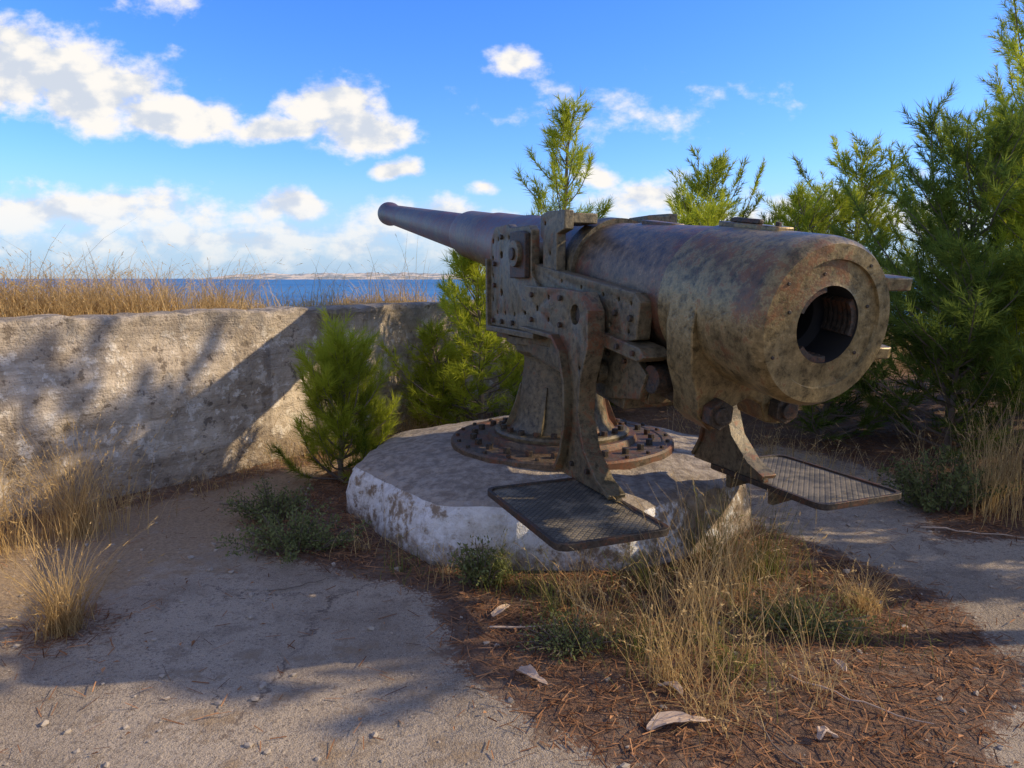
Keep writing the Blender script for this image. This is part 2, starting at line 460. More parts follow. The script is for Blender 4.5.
def smoothpoly(pts, it=2):
    for _ in range(it):
        q = []
        n = len(pts)
        for i in range(n):
            a, b_ = pts[i], pts[(i+1) % n]
            q.append((a[0]*.8+b_[0]*.2, a[1]*.8+b_[1]*.2)); q.append((a[0]*.2+b_[0]*.8, a[1]*.2+b_[1]*.8))
        pts = q
    return pts

prof = [(5.3, .10), (5.60, .115), (5.615, .14), (5.60, .158), (5.5, .16), (5.38, .145), (5.25, .132), (3.6, .160), (2.06, .185), (2.04, .212), (1.98, .222), (1.3, .232), (1.285, .243), (.62, .252), (.60, .262), (-.1, .272), (-.98, .298), (-1.0, .306), (-1.72, .335), (-1.735, .346), (-2.36, .350), (-2.405, .343), (-2.435, .322), (-2.438, .262), (-2.425, .258), (-2.425, .175), (-2.43, .158), (-2.25, .158), (-2.22, .125), (-1.2, .12)]
mi = [0]*(len(prof)-1)
for k in range(len(mi)):
    if k >= 18: mi[k] = 1
    if k >= 26 or k == 0: mi[k] = 2
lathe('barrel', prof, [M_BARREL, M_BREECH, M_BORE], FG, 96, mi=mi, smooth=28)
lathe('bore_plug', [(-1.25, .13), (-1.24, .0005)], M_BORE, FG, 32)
# interrupted breech thread sectors
bm = bmesh.new()
for a0 in (20, 140, 260):
    for xr in range(6):
        x0 = -2.42+xr*.026
        ri, ro = .132, .159
        vs = []
        for k in range(9):
            a = R(a0+k*60/8)
            vs.append([bm.verts.new((x, r*math.cos(a), r*math.sin(a))) for x, r in ((x0, ro), (x0, ri), (x0+.016, ri), (x0+.016, ro))])
        for A_, B_ in zip(vs[:-1], vs[1:]):
            for q in range(4): bm.faces.new((A_[q], A_[(q+1) % 4], B_[(q+1) % 4], B_[q]))
        bm.faces.new(vs[0]); bm.faces.new(vs[-1])
part('breech_thread', bm, M_DARK, FG, 0)
multi('breech_face_screws', [((-2.425, .21*math.cos(R(a)), .21*math.sin(R(a))), (-2.430, .21*math.cos(R(a)), .21*math.sin(R(a))), .008) for a in (15, 75, 160, 215)] +
      [((-2.43, .29*math.cos(R(a)), .29*math.sin(R(a))), (-2.442, .29*math.cos(R(a)), .29*math.sin(R(a))), .007) for a in (35, 125, 335)], M_DARK, FG, 12)
def lug(name, y0, z0, ln, th, frame=FG):
    bm = bmesh.new()
    P = smoothpoly([(-2.40, y0), (-2.25, y0), (-2.12, y0), (-2.2, y0-ln*.6), (-2.34, y0-ln), (-2.42, y0-ln*.9)], 1)
    a = [bm.verts.new((x, y, z0)) for x, y in P]; b_ = [bm.verts.new((x, y, z0+th)) for x, y in P]
    n = len(P); bm.faces.new(a); bm.faces.new(b_)
    for i in range(n): bm.faces.new((a[i], a[(i+1) % n], b_[(i+1) % n], b_[i]))
    return part(name, bm, M_BREECH, frame, 30, .006)
lug('hinge_lug_upper', -.28, .13, .19, .055); lug('hinge_lug_lower', -.28, -.16, .14, .05)
cyl('hinge_pin', (-2.33, -.375, -.19), (-2.33, -.375, -.08), .022, M_DARK, FG)
box('sight_base', (-2.12, -.045, .335), (-1.72, .045, .362), M_BREECH, FG)
box('sight_rail', (-1.98, .0, .362), (-1.80, .03, .385), M_DARK, FG)
multi('sight_bolts', [((-2.07, 0, .36), (-2.07, 0, .38), .014), ((-1.77, 0, .36), (-1.77, 0, .38), .014)], M_DARK, FG)
box('front_fitting', (-1.35, -.03, .30), (-1.05, .05, .325), M_BARREL, FG)

# yoke under the breech
yk = [(-.345, .05), (-.36, -.1), (-.335, -.28), (-.28, -.42), (-.27, -.50), (-.20, -.565), (-.12, -.55), (-.08, -.46), (0, -.42), (.08, -.46), (.12, -.55), (.20, -.565), (.27, -.50), (.28, -.42), (.335, -.28), (.36, -.1), (.345, .05)]
bm = bmesh.new()
yi = [(.30*math.cos(R(a)), .30*math.sin(R(a))) for a in np.linspace(10, -190, 17)]
yi = yi[::-1]
x0, x1 = -2.04, -1.84
Va = [[bm.verts.new((x, y, z)) for (y, z) in yk] for x in (x0, x1)]
Vb = [[bm.verts.new((x, y, z)) for (y, z) in yi] for x in (x0, x1)]
for i in range(16):
    bm.faces.new((Va[0][i], Va[0][i+1], Va[1][i+1], Va[1][i]))
    bm.faces.new((Va[0][i], Va[0][i+1], Vb[0][i+1], Vb[0][i])); bm.faces.new((Va[1][i], Va[1][i+1], Vb[1][i+1], Vb[1][i]))
part('breech_yoke', bm, M_BREECH, FG, 40, .008)
for sgn in (1, -1):
    nm = 'left' if sgn > 0 else 'right'
    cyl(nm+'_recoil_rod', (-2.12, .19*sgn, -.475), (-1.3, .19*sgn, -.475), .042, M_DARK, FG)
    cyl(nm+'_rod_nut', (-2.10, .19*sgn, -.475), (-2.04, .19*sgn, -.475), .072, M_DARK, FG, 6)
    cyl(nm+'_recoil_cylinder', (-1.55, .19*sgn, -.475), (.45, .19*sgn, -.475), .095, M_CARR, FG, 32)
    cyl(nm+'_cylinder_gland', (-1.62, .19*sgn, -.475), (-1.54, .19*sgn, -.475), .108, M_CARR, FG, 32)
    y0, y1 = .315*sgn, .395*sgn
    hol = [(x, -.05, .011) for x in (-1.58, -1.46, -1.30, -1.05, -.8)] + [(x, -.19, .011) for x in (-1.58, -1.40, -1.2)]
    prism(nm+'_cradle_beam', [(-.35, .0), (-1.60, .005), (-1.66, -.03), (-1.66, -.215), (-1.56, -.245), (-.35, -.245)], y0, y1, M_CARR, FG, .006, hol)
    prism(nm+'_cradle_flange', [(-.3, -.235), (-1.74, -.235), (-1.80, -.27), (-1.74, -.305), (-.3, -.305)], .28*sgn, .43*sgn, M_CARR, FG, .006)
    prism(nm+'_cradle_web', [(.3, -.30), (-1.55, -.30), (-1.70, -.38), (-1.66, -.52), (-1.35, -.60), (-.2, -.60), (.3, -.5)], .30*sgn, .345*sgn, M_CARR, FG, .006, [(-1.05, -.44, .05), (-.75, -.44, .03)])
    multi(nm+'_beam_bolts', [((x, .395*sgn, -.12), (x, .415*sgn, -.12), .017) for x in (-1.6, -1.45, -1.2, -1.0)] + [((x, .43*sgn, -.27), (x, .445*sgn, -.27), .015) for x in np.linspace(-1.7, -.5, 9)]
          + [((x, .345*sgn, -.36), (x, .363*sgn, -.36), .014) for x in np.linspace(-1.5, -.3, 8)], M_DARK, FG)
    cyl(nm+'_slide_roller', (-1.72, .20*sgn, -.40), (-1.72, .33*sgn, -.40), .07, M_DARK, FG, 24)
    cyl(nm+'_elevating_gear_boss', (-1.28, .345*sgn, -.47), (-1.28, .40*sgn, -.47), .065, M_CARR, FG, 24)
    cyl(nm+'_boss_nut', (-1.28, .40*sgn, -.47), (-1.28, .425*sgn, -.47), .03, M_DARK, FG, 6)
box('cradle_bottom', (-1.45, -.30, -.64), (.25, .30, -.58), M_CARR, FG)
box('cradle_rear_tie', (-1.66, -.29, -.55), (-1.58, .29, -.36), M_CARR, FG)
box('cradle_trough', (-1.55, -.31, -.33), (.35, .31, -.26), M_CARR, FG)
lathe('barrel_clamp', [(-.62, .28), (-.62, .315), (-.76, .318), (-.76, .28)], M_CARR, FG, 64)

# cheeks (carriage frame, z absolute)
for sgn in (1, -1):
    nm = 'left' if sgn > 0 else 'right'
    cheek = [(.34, 1.26), (.35, 1.75), (.32, 1.88), (.25, 1.955), (.0, 1.96), (-.05, 1.935), (-.36, 1.93), (-.40, 1.90), (-.40, 1.62), (-.50, 1.56), (-.50, 1.26)]
    hol = [(.28, 1.86, .017), (.18, 1.87, .014), (.29, 1.74, .017), (.29, 1.62, .014), (.29, 1.45, .017), (.20, 1.36, .014), (.05, 1.36, .014), (-.12, 1.36, .014), (-.3, 1.38, .017), (.12, 1.76, .024), (.12, 1.5, .024), (-.02, 1.87, .014), (-.33, 1.87, .012)]
    prism(nm+'_cheek', cheek, .36*sgn, .42*sgn, M_CARR, FC, .007, hol)
    prism(nm+'_cheek_edge', [(.365, 1.24), (.365, 1.74), (.34, 1.74), (.335, 1.26), (-.5, 1.26), (-.5, 1.22), (.36, 1.22)], .33*sgn, .45*sgn, M_CARR, FC, .006)
    prism(nm+'_trunnion_block', [(-.12, 1.60), (-.38, 1.60), (-.38, 1.88), (-.30, 1.90), (-.12, 1.90)], .42*sgn, .455*sgn, M_DARK, FC, .006)
    cyl(nm+'_trunnion', (-.25, .25*sgn, 1.755), (-.25, .485*sgn, 1.755), .085, M_CARR, FC, 40)
    cyl(nm+'_trunnion_hub', (-.25, .485*sgn, 1.755), (-.25, .50*sgn, 1.755), .04, M_DARK, FC, 24)
    prism(nm+'_cap_upright', [(-.50, 1.50), (-.50, 1.83), (-.46, 1.86), (-.46, 1.985), (-.56, 2.0), (-.80, 1.99), (-.80, 1.88), (-.70, 1.86), (-.70, 1.50)], .325*sgn, .385*sgn, M_CARR, FC, .006, [(-.60, 1.60, .014), (-.60, 1.75, .014), (-.53, 1.93, .012)])
    box(nm+'_cap_top', (-.80, .17*sgn, 1.915), (-.58, .33*sgn, 1.975), M_CARR, FC)
    multi(nm+'_cheek_bolts', [((x, .42*sgn, z), (x, .44*sgn, z), .018) for x, z in ((.24, 1.70), (.24, 1.55), (-.44, 1.48), (-.44, 1.34), (.1, 1.88), (-.1, 1.3), (.1, 1.3), (.27, 1.3))], M_DARK, FC)
    arm = [(-.42, 1.555), (-1.0, 1.54), (-1.26, 1.52), (-1.34, 1.43), (-1.35, 1.26), (-1.27, 1.07), (-1.25, .88), (-1.32, .70), (-1.47, .57), (-1.60, .525), (-1.60, .495), (-.98, .495), (-.98, .52), (-1.05, .62), (-1.10, .80), (-1.09, 1.02), (-1.02, 1.20), (-.92, 1.28), (-.46, 1.30)]
    prism(nm+'_platform_arm', arm, .44*sgn, .475*sgn, M_CARR, FC, .004, [(-1.12, 1.405, .055), (-.62, 1.42, .018), (-.78, 1.36, .014), (-.78, 1.49, .014), (-1.26, 1.28, .014), (-1.18, 1.12, .012), (-1.17, .9, .012)])
    for en, line in (('rear', [(-1.26, 1.52), (-1.34, 1.43), (-1.35, 1.26), (-1.27, 1.07), (-1.25, .88), (-1.32, .70), (-1.47, .57), (-1.60, .52)]), ('front', [(-.98, .515), (-1.05, .62), (-1.10, .80), (-1.09, 1.02), (-1.02, 1.20), (-.92, 1.28), (-.46, 1.30)])):
        pl = np.array(line); tn = np.gradient(pl, axis=0); tn /= np.linalg.norm(tn, axis=1)[:, None]
        nr = np.stack([tn[:, 1], -tn[:, 0]], -1)*.018
        poly = [tuple(p_) for p_ in pl-nr*.3] + [tuple(p_) for p_ in (pl+nr)[::-1]]
        prism(nm+'_arm_flange_'+en, poly, .425*sgn, .525*sgn, M_CARR, FC, .003)
    multi(nm+'_arm_bolts', [((x, .475*sgn, z), (x, .495*sgn, z), .016) for x, z in ((-.55, 1.5), (-.55, 1.35), (-.95, 1.49), (-.95, 1.34), (-1.27, 1.45), (-1.12, .58), (-1.3, .58))], M_DARK, FC)
    cyl(nm+'_arm_pivot', (-1.12, .34*sgn, 1.405), (-1.12, .45*sgn, 1.405), .045, M_DARK, FC, 24)
    lo, hi = .43, 1.0
    rp = []
    xa, xb, rr = -2.03, -1.12, .06
    for cx, cy, a0 in ((xb-rr, hi-rr, 0), (xa+rr, hi-rr, 90), (xa+rr, lo+rr, 180), (xb-rr, lo+rr, 270)):
        for k in range(6):
            a = R(a0+k*18); rp.append((cx+rr*math.cos(a), cy+rr*math.sin(a)))
    cxm, cym = (xa+xb)/2, (lo+hi)/2
    bm = bmesh.new()
    def lp(f, z): return [bm.verts.new((cxm+(x-cxm)*(1-f/abs(xb-cxm)), (cym+(y-cym)*(1-f/abs(hi-cym)))*sgn, z)) for x, y in rp]
    L0 = lp(0, .468); L1 = lp(0, .500); L2 = lp(.020, .500); L3 = lp(.022, .489)
    n = len(rp)
    for A_, B_ in ((L0, L1), (L1, L2), (L2, L3)):
        for i in range(n): bm.faces.new((A_[i], A_[(i+1) % n], B_[(i+1) % n], B_[i]))
    f = bm.faces.new(L3); f.material_index = 1
    bm.faces.new(L0)
    part(nm+'_foot_platform', bm, [M_DARK, M_TREAD], FC, 30, .002)
    for xx in (-1.30, -1.65):
        bm = bmesh.new()
        a = [bm.verts.new((xx-.02, y*sgn, z)) for y, z in ((.45, .39), (.92, .445), (.92, .467), (.45, .467))]
        b_ = [bm.verts.new((xx+.02, y*sgn, z)) for y, z in ((.45, .39), (.92, .445), (.92, .467), (.45, .467))]
        bm.faces.new(a); bm.faces.new(b_)
        for i in range(4): bm.faces.new((a[i], a[(i+1) % 4], b_[(i+1) % 4], b_[i]))
        part(nm+'_platform_rib', bm, M_CARR, FC, 0)
box('carriage_bed', (-.52, -.35, 1.17), (.40, .35, 1.29), M_CARR, FC)
box('carriage_front', (.25, -.33, 1.29), (.37, .33, 1.46), M_CARR, FC)
box('carriage_tail', (-1.0, -.28, 1.10), (-.50, .28, 1.20), M_CARR, FC)
lathe('pedestal', [(.50, .48), (.525, .485), (.54, .47), (.545, .38), (.60, .34), (.70, .315), (.9, .285), (1.02, .27), (1.06, .275), (1.08, .315), (1.10, .33), (1.14, .33), (1.155, .315), (1.155, .39), (1.20, .39), (1.205, .3)], M_CARR, FC, 72, 'Z')
lathe('base_ring', [(.38, .80), (.455, .80), (.468, .788), (.468, .72), (.462, .71), (.462, .54), (.48, .535), (.505, .525), (.505, .3)], M_RING, FC, 96, 'Z')
multi('base_ring_bolts', [((.64*math.cos(a), .64*math.sin(a), .45), (.64*math.cos(a), .64*math.sin(a), .50), .026) for a in np.arange(24)*2*math.pi/24] +
      [((.755*math.cos(a), .755*math.sin(a), .46), (.755*math.cos(a), .755*math.sin(a), .485), .016) for a in (np.arange(24)+.5)*2*math.pi/24], M_DARK, FC, 6)
multi('pedestal_flange_bolts', [((.43*math.cos(a), .43*math.sin(a), .53), (.43*math.cos(a), .43*math.sin(a), .572), .024) for a in np.arange(22)*2*math.pi/22], M_DARK, FC, 6)
for k in range(6):
    Mr = FC @ Matrix.Rotation(R(k*60+12), 4, 'Z')
    prism('pedestal_rib', [(.32, .545), (.41, .545), (.34, .72), (.30, .86), (.26, .86)], -.014, .014, M_CARR, Mr, .003)

# ------------------------------------------------------------------ vegetation
def needles(acc, P0, P1, var, per_m, nl, nw, rg, droop=0.0, mi=0):
    P0 = np.array(P0); P1 = np.array(P1); var = np.array(var)
    D = P1-P0; L = np.linalg.norm(D, axis=1)
    cnt = np.maximum(3, (L*per_m).astype(int))
    I = np.repeat(np.arange(len(L)), cnt); n = len(I)
    u = rg.random(n)**.85
    ax = D[I]/L[I][:, None]
    base = P0[I]+D[I]*u[:, None]
    rv = rg.normal(size=(n, 3)); rad = rv-(rv*ax).sum(1)[:, None]*ax; rad /= np.linalg.norm(rad, axis=1)[:, None]
    ph = rg.uniform(.35, 1.05, n)*(1.15-.45*u)
    d = ax*np.cos(ph)[:, None]+rad*np.sin(ph)[:, None]; d[:, 2] -= droop
    ln = nl*rg.uniform(.65, 1.1, n)
    tip = base+d*ln[:, None]
    w = np.cross(d, rg.normal(size=(n, 3))); w /= np.linalg.norm(w, axis=1)[:, None]
    w *= nw*.5
    V = np.stack([base-w, base+w, tip], 1).reshape(-1, 3)
    F = np.arange(3*n).reshape(-1, 3)
    vv = np.clip(var[I]+rg.normal(0, .12, n), 0, 1)
    acc.add(V, F, np.repeat(vv, 3), mi)

def pine(name, x, y, H, spread, seed, t0=.08, per_m=170, nl=.12, nw=.008, whorl=.22, light=.45, mat=None, lean=(0, 0), nb=(5, 8), twd=9, expo=.7, tr0=1.0, up=1.0):
    rg = np.random.default_rng(seed); acc = Acc()
    z0 = float(zt(x, y))-.05
    ts = np.linspace(0, 1, 9)
    wob = rg.normal(0, .025*H, (9, 2)).cumsum(0)*ts[:, None]*.5
    tp = np.stack([x+lean[0]*ts+wob[:, 0], y+lean[1]*ts+wob[:, 1], z0+H*.94*ts], -1)
    rad = (.010+.011*H)*tr0*(1-ts)**.8+.004
    acc.add(*tube(tp, rad, 8), 0.2, 1)
    def tr(q):
        return np.array([np.interp(q, ts, tp[:, k]) for k in range(3)])
    P0 = []; P1 = []; VR = []
    z = t0*H+.05
    side_bias = rg.uniform(0, 2*np.pi)
    while z < H*.96:
        q = z/H; o = tr(q)
        wl = rg.uniform(.7, 1.25)
        for b_ in range(rg.integers(*nb)):
            az = rg.uniform(0, 2*np.pi)
            L = (spread*wl*((1-q)**expo)*(.55+.45*min(1, q*4+.3))*rg.uniform(.45, 1.25)*(1+.2*math.cos(az-side_bias))+.10)
            el = R((8+36*q)*up+rg.uniform(-18, 20))
            n = 6; pts = [o]; cur = o.copy(); e = el
            for k in range(n):
                d = np.array([math.cos(az)*math.cos(e), math.sin(az)*math.cos(e), math.sin(e)])
                cur = cur+d*L/n; pts.append(cur.copy()); e = min(e+R((4+5*(1-q))*up+rg.normal(0, 5)), R(80)); az += rg.normal(0, .14)
            pts = np.array(pts)
            acc.add(*tube(pts, np.linspace(.006+.006*L, .0025, n+1), 4), .2, 1)
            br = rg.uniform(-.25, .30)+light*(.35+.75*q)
            nt = int(2+L*twd)
            for k in range(nt):
                f = rg.uniform(.25, .98); i = min(int(f*n), n-1); fr = f*n-i
                p_ = pts[i]*(1-fr)+pts[i+1]*fr; dd = pts[i+1]-pts[i]; dd /= np.linalg.norm(dd)
                sd = np.cross(dd, (0, 0, 1.)); sd /= np.linalg.norm(sd)+1e-6
                s_ = rg.choice([-1, 1])*rg.uniform(.5, 1.2)
                dr = dd*.8+sd*s_+np.array([0, 0, rg.uniform(-.15, .8)]); dr /= np.linalg.norm(dr)
                tl = rg.uniform(.10, .26)*(.6+.5*min(L, 1.0))
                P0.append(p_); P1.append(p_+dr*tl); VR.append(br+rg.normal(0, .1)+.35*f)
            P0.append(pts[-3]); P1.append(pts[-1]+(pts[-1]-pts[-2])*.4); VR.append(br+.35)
        z += whorl*rg.uniform(.6, 1.2)
    for k in range(4):
        o = tr(.94-.05*k*rg.random()); d = rg.normal(0, .2, 3); d[2] = 1
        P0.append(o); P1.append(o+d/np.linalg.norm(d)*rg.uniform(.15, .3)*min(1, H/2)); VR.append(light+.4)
    needles(acc, P0, P1, VR, per_m, nl, nw, rg)
    return acc.build(name, [mat or M_NEED, M_BARK])

YP = 'young_pine_tree'
pine(YP, .42, 7.9, 3.6, .95, 11, t0=.08, light=.95, whorl=.22, nb=(4, 7), up=1.2)
pine(YP, -.32, 7.0, 1.9, .85, 12, t0=.02, light=.95, whorl=.14)
pine(YP, -.75, 7.35, 1.15, .5, 112, t0=.02, light=.6, whorl=.14)
pine('pine_sapling', -1.37, 5.55, .98, .52, 13, t0=.02, light=.6, whorl=.085, per_m=330, nl=.12, nw=.0042, nb=(5, 8), twd=8, expo=.3, up=1.3)
pine(YP, .95, 8.4, 2.0, .9, 14, light=.6)
pine(YP, 2.45, 9.0, 2.6, 1.0, 15, light=.85, expo=.5)
pine(YP, 3.25, 8.3, 2.65, 1.0, 16, light=.6, expo=.45)
pine(YP, 3.85, 8.8, 2.5, 1.1, 17, light=.75, expo=.45)
pine(YP, 1.9, 9.3, 2.2, 1.0, 18, light=.6)
pine(YP, 4.35, 7.0, 2.8, 1.35, 19, light=.5, mat=M_NEEDD, whorl=.17, expo=.4)
pine(YP, 5.55, 8.0, 5.0, 1.5, 20, t0=.1, light=.9, whorl=.30, expo=.4, nb=(4, 6))
pine(YP, 5.15, 7.1, 3.4, 1.45, 201, light=.85, whorl=.19, expo=.4)
pine(YP, 4.75, 6.2, 2.4, 1.3, 21, light=1.0, whorl=.16, expo=.4)
pine(YP, 3.80, 6.1, 1.6, 1.1, 22, t0=.02, light=.4, mat=M_NEEDD, whorl=.13, expo=.4)
pine(YP, 3.05, 6.9, 1.4, 1.0, 23, t0=.02, light=.4, mat=M_NEEDD, whorl=.13, expo=.45)
pine(YP, 4.6, 5.0, 1.7, 1.05, 24, t0=.02, light=.7, mat=M_NEEDD, whorl=.14, expo=.4)
pine(YP, 6.6, 9.5, 4.0, 1.7, 25, light=.55, expo=.4)
pine(YP, 4.9, 10.5, 2.6, 1.4, 26, light=.5, per_m=120, nw=.012)
pine(YP, 3.0, 11.2, 2.2, 1.2, 27, light=.5, per_m=120, nw=.012)
pine(YP, 7.8, 8.0, 3.6, 1.6, 28, light=.45, per_m=120, nw=.012)
pine(YP, 6.1, 6.6, 2.6, 1.2, 29, light=.5, per_m=140, nw=.011, expo=.5)
# taller trees right of the photographer: their broken shade falls over the emplacement
BG = dict(light=.4, nl=.15, expo=.4)
pine('pine_tree', 6.7, 6.3, 7.4, 1.2, 31, t0=.64, lean=(.2, -1.0), whorl=.65, nb=(3, 5), twd=9, per_m=190, nw=.024, tr0=2.0, **BG)
pine('pine_tree', 5.8, 5.0, 5.8, 1.2, 32, t0=.60, lean=(0, .1), whorl=.60, nb=(2, 5), twd=8, per_m=190, nw=.022, tr0=1.8, **BG)
pine('pine_tree', 5.0, 3.1, 4.5, 1.0, 33, t0=.52, whorl=.50, nb=(2, 4), twd=8, per_m=190, nw=.020, tr0=1.6, **BG)
pine('pine_tree', 4.2, 1.75, 3.5, .9, 34, t0=.48, whorl=.45, nb=(2, 4), twd=8, per_m=190, nw=.018, tr0=1.6, **BG)
pine(YP, 5.5, 3.75, 1.9, .95, 35, t0=.05, whorl=.22, per_m=130, nw=.018, **BG)
pine(YP, 5.4, 4.3, 1.7, .9, 36, t0=.05, whorl=.22, per_m=130, nw=.018, **BG)
pine(YP, 5.0, 2.5, 1.5, .8, 37, t0=.05, whorl=.24, per_m=130, nw=.018, **BG)

def blades(acc, B, h, w, bend, rg, var, seg=4, heads=0.0, upright=.25):
    n = len(B); az = rg.uniform(0, 2*np.pi, n)
    out = np.stack([np.cos(az), np.sin(az), np.zeros(n)], -1)
    side = np.stack([-np.sin(az), np.cos(az), np.zeros(n)], -1)
    tl = rg.uniform(0, upright, n); bn = bend*rg.uniform(.2, 1.3, n)
    T_ = np.linspace(0, 1, seg+1); rows = []
    for t_ in T_:
        c = B+out*(h*(tl*t_+bn*t_**2.2))[:, None]; c[:, 2] += h*(t_-.35*bn*t_**2.5)
        ww = w*(1-t_*.85)/2
        rows.append(c-side*ww); rows.append(c+side*ww)
    V = np.stack(rows, 1)
    k = 2*(seg+1); base = np.arange(n)[:, None]*k
    Fs = np.concatenate([base+np.array([[2*i, 2*i+1, 2*i+3, 2*i+2]]) for i in range(seg)])
    acc.add(V.reshape(-1, 3), Fs, np.repeat(np.clip(var, 0, 1), k))
    if heads > 0:
        sel = np.where(rg.random(n) < heads)[0]
        if len(sel) == 0: return
        tip = (V[sel, -1]+V[sel, -2])/2; dirv = tip-(V[sel, -3]+V[sel, -4])/2
        dirv /= np.linalg.norm(dirv, axis=1)[:, None]+1e-9
        for kk in range(6):
            q = rg.normal(0, 1, (len(sel), 3)); q /= np.linalg.norm(q, axis=1)[:, None]
            p0 = tip-dirv*(.013*kk); p1 = p0+(dirv*.8+q*.5)*.022
            s_ = np.cross(dirv, q)*.003
            Vh = np.stack([p0-s_, p0+s_, p1], 1).reshape(-1, 3)
            acc.add(Vh, np.arange(len(Vh)).reshape(-1, 3), np.repeat(np.clip(var[sel]+.2, 0, 1), 3))
def many(name, C, seed, mat, light=.5, w=.004, heads=.3, upright=.35):
    acc = Acc(); rg = np.random.default_rng(seed)
    for (x, y, n, h, sp, bend) in C:
        r = np.abs(rg.normal(0, sp, n)); a = rg.uniform(0, 2*np.pi, n)
        bx = x+r*np.cos(a); by = y+r*np.sin(a)
        B = np.stack([bx, by, zt(bx, by)-.01], -1)
        blades(acc, B, h*rg.uniform(.3, 1.05, n), w, bend, rg, light+rg.normal(0, .22, n), heads=heads, upright=upright)
    return acc.build(name, [mat])

many('dry_grass_clump', [(-2.05, 3.08, 420, .50, .06, .55)], 41, M_DRY, .4, .0035, .15, .55)
many('dry_grass_clump', [(-2.75, 4.35, 450, .75, .2, .5)], 42, M_DRY, .6, .004, .4)
many('dry_grass_clump', [(-3.1, 4.0, 350, .65, .2, .5)], 43, M_DRY, .6, .004, .4)
many('dry_grass_clump', [(1.72, 3.32, 280, .24, .05, .5)], 44, M_DRY, .75, .003, .1, .6)
many('dry_grass', [(.62, 2.68, 110, .66, .10, .5), (.42, 3.0, 80, .5, .14, .7), (.85, 2.95, 110, .68, .14, .6), (.30, 3.35, 70, .4, .14, .7), (.95, 3.35, 100, .68, .15, .5), (1.15, 2.6, 60, .35, .18, .8), (.75, 2.45, 80, .35, .12, .8), (1.2, 3.7, 90, .55, .15, .5), (1.3, 3.0, 40, .7, .15, .5), (.8, 2.8, 16, .95, .2, .35), (1.1, 3.3, 14, .9, .2, .35), (-.35, 3.72, 60, .25, .15, .7), (-.9, 4.05, 50, .22, .15, .7)], 45, M_DRY, .6, .0038, .35, .5)
many('green_grass', [(.55, 2.85, 90, .35, .14, .7), (.9, 2.7, 90, .3, .14, .7), (.2, 3.2, 70, .28, .1, .7), (-.1, 3.62, 160, .28, .08, .6), (.1, 3.5, 80, .25, .12, .6), (1.25, 3.2, 140, .28, .18, .7), (1.4, 3.75, 150, .5, .15, .4), (1.15, 3.90, 130, .5, .1, .4), (1.55, 3.0, 80, .22, .12, .7), (.7, 3.5, 90, .35, .15, .6), (-.6, 3.75, 60, .2, .15, .7)], 46, M_GREENG, .35, .004, .15)
rg = np.random.default_rng(5)
def along(nc, d0, d1, h, n, x0, x1):
    out = []
    while len(out) < nc:
        x = rg.uniform(x0, x1); y = rg.uniform(0, 12)
        d = float(wall_sd(np.array(x), np.array(y)))
        if d0 < d < d1: out.append((x, y, n, h*rg.uniform(.45, 1.3), .2, .7))
    return out
C = along(220, .42, 2.0, .46, 75, -6.0, -2.7) + along(50, .42, 1.4, .18, 40, -3.0, .6) + along(26, .45, 1.2, .60, 20, -3.8, -.6) + along(14, .42, .7, .80, 10, -5, -.9)
many('dry_grass', C, 47, M_DRY, .62, .006, .4, .6)
C = along(26, -.35, -.08, .35, 36, -4.2, -.2) + [(-.95, 7.0, 120, .5, .2, .5), (-.7, 6.9, 120, .5, .2, .5), (-3.4, 3.5, 160, .5, .2, .5)]
many('dry_grass', C, 48, M_DRY, .45, .0045, .3)
many('dry_grass', [(3.3, 4.75, 220, .75, .2, .35), (3.6, 5.1, 220, .95, .2, .35), (3.1, 5.3, 120, .5, .25, .5), (2.5, 5.6, 120, .35, .3, .6), (3.7, 4.5, 180, .65, .2, .5), (2.3, 6.3, 120, .35, .3, .6), (1.9, 6.8, 120, .5, .3, .6)], 49, M_DRY, .6, .0045, .4)

def shrub(name, x, y, rx, ry, h, n, seed, mat, ls=.012, light=.4):
    rg = np.random.default_rng(seed); acc = Acc()
    z0 = float(zt(x, y))
    for k in range(60):
        a = rg.uniform(0, 2*np.pi); q = rg.uniform(.2, 1.1)
        e = np.array([x+rx*q*math.cos(a), y+ry*q*math.sin(a), z0+h*rg.uniform(.3, 1.15)*(1.1-q*.5)])
        s = np.array([x+rx*.4*q*math.cos(a), y+ry*.4*q*math.sin(a), z0])
        mid = (s+e)/2+np.array([0, 0, h*.12]); pts = np.array([s, mid, e])
        acc.add(*tube(pts, [.004, .003, .0015], 4), .2, 1)
        m_ = n//60; t_ = rg.random(m_)[:, None]**.7
        c = s*(1-t_)**2+2*mid*t_*(1-t_)+e*t_**2 + rg.normal(0, .018, (m_, 3))
        d = rg.normal(0, 1, (m_, 3)); d[:, 2] += .6; d /= np.linalg.norm(d, axis=1)[:, None]
        w = np.cross(d, rg.normal(size=(m_, 3))); w /= np.linalg.norm(w, axis=1)[:, None]
        l_ = ls*rg.uniform(.6, 1.4, m_)[:, None]
        V = np.stack([c, c+d*l_*.5+w*l_*.28, c+d*l_*1.2, c+d*l_*.5-w*l_*.28], 1).reshape(-1, 3)
        acc.add(V, np.arange(4*m_).reshape(-1, 4), np.repeat(np.clip(light+rg.normal(0, .25, m_), 0, 1), 4), 0)
    acc.build(name, [mat, M_BARK])
shrub('low_shrub', -1.32, 4.10, .45, .30, .26, 3600, 51, M_SHRUB, .018, .75)
shrub('low_shrub', -1.6, 4.65, .32, .3, .24, 2400, 52, M_SHRUB, .018, .65)
shrub('low_shrub', -.16, 3.60, .15, .12, .26, 1800, 53, M_SHRUB, .018, .8)
shrub('low_shrub', 1.35, 3.1, .3, .2, .14, 2400, 54, M_SHRUB, .015, .7)
